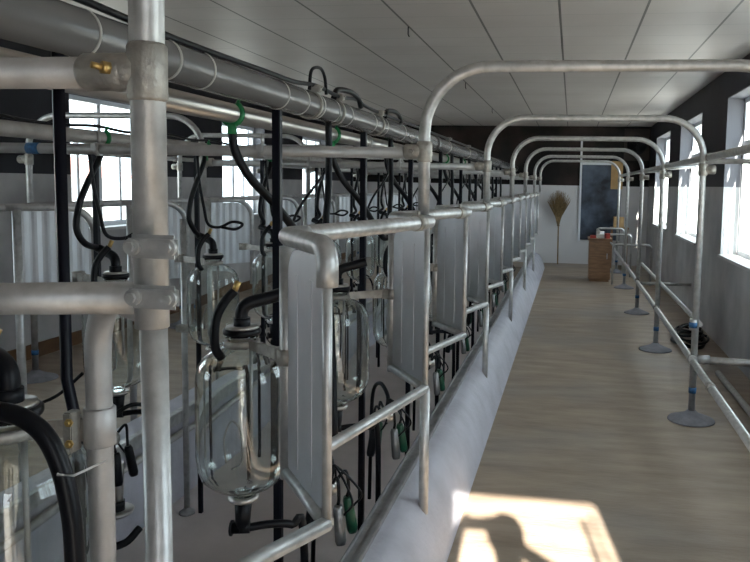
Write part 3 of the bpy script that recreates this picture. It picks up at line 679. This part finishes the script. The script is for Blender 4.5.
bm = B(); tube(bm, [(1.36,3.6,.026),(1.33,6.7,.026)], .026, 14); tag(obj('loose_pipe', bm, 'galv'), 'loose pipe lying on the floor beside the right wall', 'pipe')
# cables on the floor
t = thing('cable_coil', 'dark coil of cable heaped on the floor by the right wall', 'cable', (1.3,8.0,0))
for j in range(7):
    bm = B(); R = .20-.012*j; c = V((1.30+random.uniform(-.04,.04), 8.0+random.uniform(-.10,.10), .018+.026*j)); pts = []
    for k in range(25):
        a = 2*math.pi*k/24; pts.append(c+V((R*.8*math.cos(a), R*1.7*math.sin(a), .012*math.sin(2*a+j))))
    tube(bm, pts, .013, 8); obj('cable_loop', bm, 'rubber', t)
# left aisle rails
rail([(-4.33,.6,1.865),(-4.33,6,1.865),(-4.33,14.5,1.865)], .022, 'high rail along the left hoops on the window side', clamps=[(-4.33,y,1.865) for y in AY[1:]])
rail([(-2.84,2.2,ZT),(-2.84,8,ZT),(-2.84,13,ZT)], .02, 'straight rail behind the left row of splash sheets', m='galv_dull', clamps=[(-2.84,y,ZT) for y in AY[1:]])

# ------------------------------------------------------------ far end
def fw(name, lo, hi, m, lab=None, parent=None): bm = B(); box(bm, lo, hi, .002); return obj(name, bm, m, parent, lab)
t = thing('wall_board', 'large dark blue smudged board with white frame on the far wall', 'board', (.55,15.88,.52))
fw('board_panel', (.20,15.865,.52), (1.02,15.898,2.10), 'board', parent=t)
fw('frame', (.155,15.85,.50), (.198,15.898,2.60), 'frame', parent=t); fw('frame', (.20,15.85,2.10), (1.05,15.898,2.15), 'frame', parent=t)
tag(fw('cardboard_sheet', (.80,15.835,1.60), (1.04,15.849,2.18), 'card'), 'tan cardboard sheet hanging high on the far wall over the blue board', 'cardboard')
t = thing('cabinet', 'low brown wooden cabinet with packets on top near the far wall', 'cabinet', (.52,13.2,0))
fw('body', (.33,13.0,.04), (.70,13.5,.72), 'wood', parent=t); fw('top', (.31,12.98,.72), (.72,13.52,.75), 'wood', parent=t); fw('door', (.345,12.982,.08), (.685,12.999,.70), 'wood', parent=t)
fw('plinth', (.35,13.02,0), (.68,13.48,.04), 'wood', parent=t); fw('handle', (.63,12.965,.40), (.645,12.981,.50), 'galv', parent=t)
for i, (x, y, w, m, lab) in enumerate(((.36,13.1,.10,'red','red packet on the left of the wooden cabinet'), (.48,13.15,.12,'white_pl','white packet on the middle of the wooden cabinet'), (.62,13.1,.07,'red','small red packet on the right of the wooden cabinet'), (.50,13.36,.10,'white_pl','white box at the back of the wooden cabinet top'))):
    bm = B(); obox(bm, (x+w/2-.02, y, .751+.025+.01*i), (w, .09, .05+.02*i), rz=.2*i, bev=.004); tag(obj('packet', bm, m), lab, 'packet', 'packets on the cabinet')
t = thing('side_shelf', 'small wooden stand carrying a cardboard box by the far wall', 'shelf', (.98,15.4,0))
fw('shelf_top', (.80,15.2,.80), (1.16,15.6,.83), 'wood', parent=t)
for x in (.82,1.12):
    for y in (15.22,15.56): fw('leg', (x,y,0), (x+.025,y+.025,.80), 'wood', parent=t)
tag(fw('cardboard_box', (.86,15.25,.831), (1.06,15.5,1.04), 'card'), 'small tan cardboard box on the stand by the far wall', 'box')
t = thing('exit_gate', 'low gate of pale tubes at the far end of the right aisle', 'gate', (.8,12.9,0))
for (x0,x1,y,z) in ((.50,1.0,14.3,.86), (.62,1.10,13.8,.78), (.72,1.35,12.7,.68)):
    bm = B(); tube(bm, fillet([(x0,y,.0),(x0,y,z),(x1,y,z),(x1,y,.0)], .06, 5), .018, 12); obj('gate_tube', bm, 'galv', t)
bm = B(); tube(bm, [(.50,14.3,.84),(.62,13.8,.76),(.72,12.7,.66)], .016, 12); obj('link_tube', bm, 'galv', t)
# broom, bristles up
t = thing('straw_broom', 'dry straw broom standing bristles up against the far wall', 'broom', (-.25,15.7,0))
bm = B(); tube(bm, [(-.25,15.70,.0),(-.26,15.76,.95)], .014, 10); obj('handle', bm, 'straw', t)
bm = B()
for i in range(260):
    a = random.gauss(0, .42); a = max(-.75, min(.75, a)); b = random.uniform(-.12, .10); l = random.uniform(.42, .62)*(1-.25*abs(a))
    p = V((-.26+random.uniform(-.012,.012), 15.75, .80)); q = p+V((math.sin(a)*.08, b*.2, .20)); e = p+V((math.sin(a*1.05)*l*.75, b*.6, .16+l*math.cos(a*.8)))
    if e.y > 15.88: e.y = 15.88
    tube(bm, [p, q, e], .004, 4, radii=[.006,.005,.0015])
for z in (.80,.90): tube(bm, [(-.26,15.755,z),(-.26,15.755,z+.02)], .032, 10)
obj('bristles', bm, 'straw', t)
# air extractor on far wall, upper right
t = thing('wall_fan', 'dark round fan in a pale frame high on the far wall at the right', 'fan', (1.35,15.85,2.5))
bm = B(); box(bm, (1.05,15.87,2.2), (1.56,15.898,2.86), .004); obj('frame_panel', bm, 'dkpanel', t)
bm = B(); m4 = Matrix.Translation((1.3,15.86,2.52)) @ Matrix.Rotation(math.pi/2, 4, 'X')
tmp = B(); lathe(tmp, [(0,-.02),(.20,-.02),(.20,.02),(.17,.02),(.17,0),(0,0)], (0,0,0), 28); tmp.transform(m4); obj('fan_ring', tmp, 'rubber', t); bm.free()
bm = B()
for k in range(5):
    a = 2*math.pi*k/5; obox(bm, (1.3+.09*math.cos(a),15.845,2.52+.09*math.sin(a)), (.15,.006,.05), ry=-a, rx=.3)
obj('fan_blade', bm, 'blackpost', t)
# small hooks hanging from the ceiling seams
for i, (x, y) in enumerate(((-1.342,5.95),(-1.342,9.2),(-1.342,12.3))):
    bm = B(); tube(bm, [(x,y,2.9),(x,y,2.84),(x+.01,y,2.82)], .005, 6); tag(obj('ceiling_hook', bm, 'blackpost'), ['nearest small dark hook hanging from a ceiling seam','second small dark hook hanging from a ceiling seam','farthest small dark hook hanging from a ceiling seam'][i], 'hook', 'hooks on the ceiling')

# ------------------------------------------------------------ person standing in the doorway light behind the viewpoint
def skin_body(name, verts, edges, m, parent, root=0, sub=2):
    me = bpy.data.meshes.new(name); me.from_pydata([v[:3] for v in verts], edges, []); o = bpy.data.objects.new(name, me); COL.objects.link(o)
    me.materials.append(M[m]); o.modifiers.new('Skin', 'SKIN')
    if not me.skin_vertices: me.attributes  # layer is made with the modifier
    sk = me.skin_vertices[0] if me.skin_vertices else None
    if sk:
        for i, v in enumerate(verts): sk.data[i].radius = (v[3], v[4] if len(v) > 4 else v[3])
        sk.data[root].use_root = True
    ss = o.modifiers.new('Subdivision', 'SUBSURF'); ss.levels = sub; ss.render_levels = sub
    o.parent = parent; o.matrix_parent_inverse = Matrix.Translation(-V(parent.location)); return o
px, py = .30, -.32
t = thing('person', 'person in dark clothes standing with arms raised holding a phone', 'person', (px, py, 0))
vs = [(px,py,.98,.15,.11),(px,py,1.15,.14,.10),(px,py,1.38,.17,.11),(px,py+.01,1.50,.07,.06),(px,py+.03,1.58,.055,.055),(px,py+.05,1.69,.08,.095),(px,py+.05,1.79,.07,.085),
      (px-.19,py,1.43,.055),(px-.30,py+.08,1.40,.045),(px-.27,py+.25,1.60,.033),(px-.25,py+.29,1.66,.03),
      (px+.19,py,1.45,.055),(px+.30,py+.06,1.52,.045),(px-.02,py+.25,1.62,.033),(px-.10,py+.28,1.66,.03),
      (px-.10,py,.88,.09),(px-.11,py+.01,.50,.06),(px-.11,py,.10,.045),(px-.12,py+.14,.04,.035),
      (px+.10,py,.88,.09),(px+.11,py+.01,.50,.06),(px+.11,py,.10,.045),(px+.12,py+.14,.04,.035)]
es = [(0,1),(1,2),(2,3),(3,4),(4,5),(5,6),(2,7),(7,8),(8,9),(9,10),(2,11),(11,12),(12,13),(13,14),(0,15),(15,16),(16,17),(17,18),(0,19),(19,20),(20,21),(21,22)]
fb = len(vs)
for hx, hz, sgn in ((px-.25, 1.66, 1), (px-.10, 1.66, -1)):
    base = 10 if sgn == 1 else 14
    for q, (ln, dz) in enumerate(((.050,.035),(.058,.018),(.055,.0),(.045,-.018))):
        a = len(vs); vs += [(hx+sgn*.005, py+.30, hz+dz, .010), (hx+sgn*.012, py+.30+ln*.6, hz+dz, .009), (hx+sgn*(.012+ln*.4), py+.30+ln*.75, hz+dz, .008)]
        es += [(base, a), (a, a+1), (a+1, a+2)]
    a = len(vs); vs += [(hx+sgn*.02, py+.275, hz+.04, .011), (hx+sgn*.045, py+.29, hz+.05, .010)]; es += [(base, a), (a, a+1)]
skin_body('body', vs, es, 'cloth', t)
bm = B(); bmesh.ops.create_uvsphere(bm, u_segments=20, v_segments=14, radius=1, matrix=Matrix.Translation((px, py+.035, 1.76)) @ Matrix.Diagonal((.092,.105,.095,1)))
for f in bm.faces: f.smooth = True
obj('hair', bm, 'rubber', t, 'short black hair')
bm = B(); box(bm, (px-.235, py+.315, 1.625), (px-.105, py+.324, 1.695), .003); tag(obj('phone', bm, 'rubber'), 'black phone held up in both hands of the person', 'phone')


# ------------------------------------------------------------ light
w = bpy.data.worlds.new('World'); SC.world = w; w.use_nodes = True; nt = w.node_tree; bg = nt.nodes['Background']
bg.inputs['Color'].default_value = (.84,.92,1.0,1); bg.inputs['Strength'].default_value = 6.4
s = bpy.data.lights.new('sun', 'SUN'); s.energy = 48; s.angle = math.radians(.6); s.color = (1,.93,.82)
so = bpy.data.objects.new('sun', s); COL.objects.link(so)
d = V((-.153, 1, -.48)); so.rotation_euler = d.to_track_quat('-Z', 'Y').to_euler()
# ------------------------------------------------------------ camera
F, ROLL, CX, CY = 740., .032, 460., 250.
c = V((572-CX, -(186-CY), -F)).normalized()
up = V((math.sin(ROLL), math.cos(ROLL), 0)); up = (up-c*up.dot(c)).normalized(); xx = c.cross(up)
R = Matrix((xx, c, up))          # rows: world axes in camera coords -> camera-to-world rotation
cam = bpy.data.cameras.new('camera'); co = bpy.data.objects.new('camera', cam); COL.objects.link(co)
co.matrix_world = Matrix.Translation((0,0,1.65)) @ R.to_4x4()
cam.sensor_width = 36; cam.lens = 36*F/750; cam.shift_x = -(CX-375)/750; cam.shift_y = (CY-281)/750
cam.clip_start = .05; cam.clip_end = 300
SC.camera = co
SC.view_settings.view_transform = 'Standard'; SC.view_settings.look = 'None'; SC.view_settings.gamma = 1; SC.view_settings.exposure = 0.0
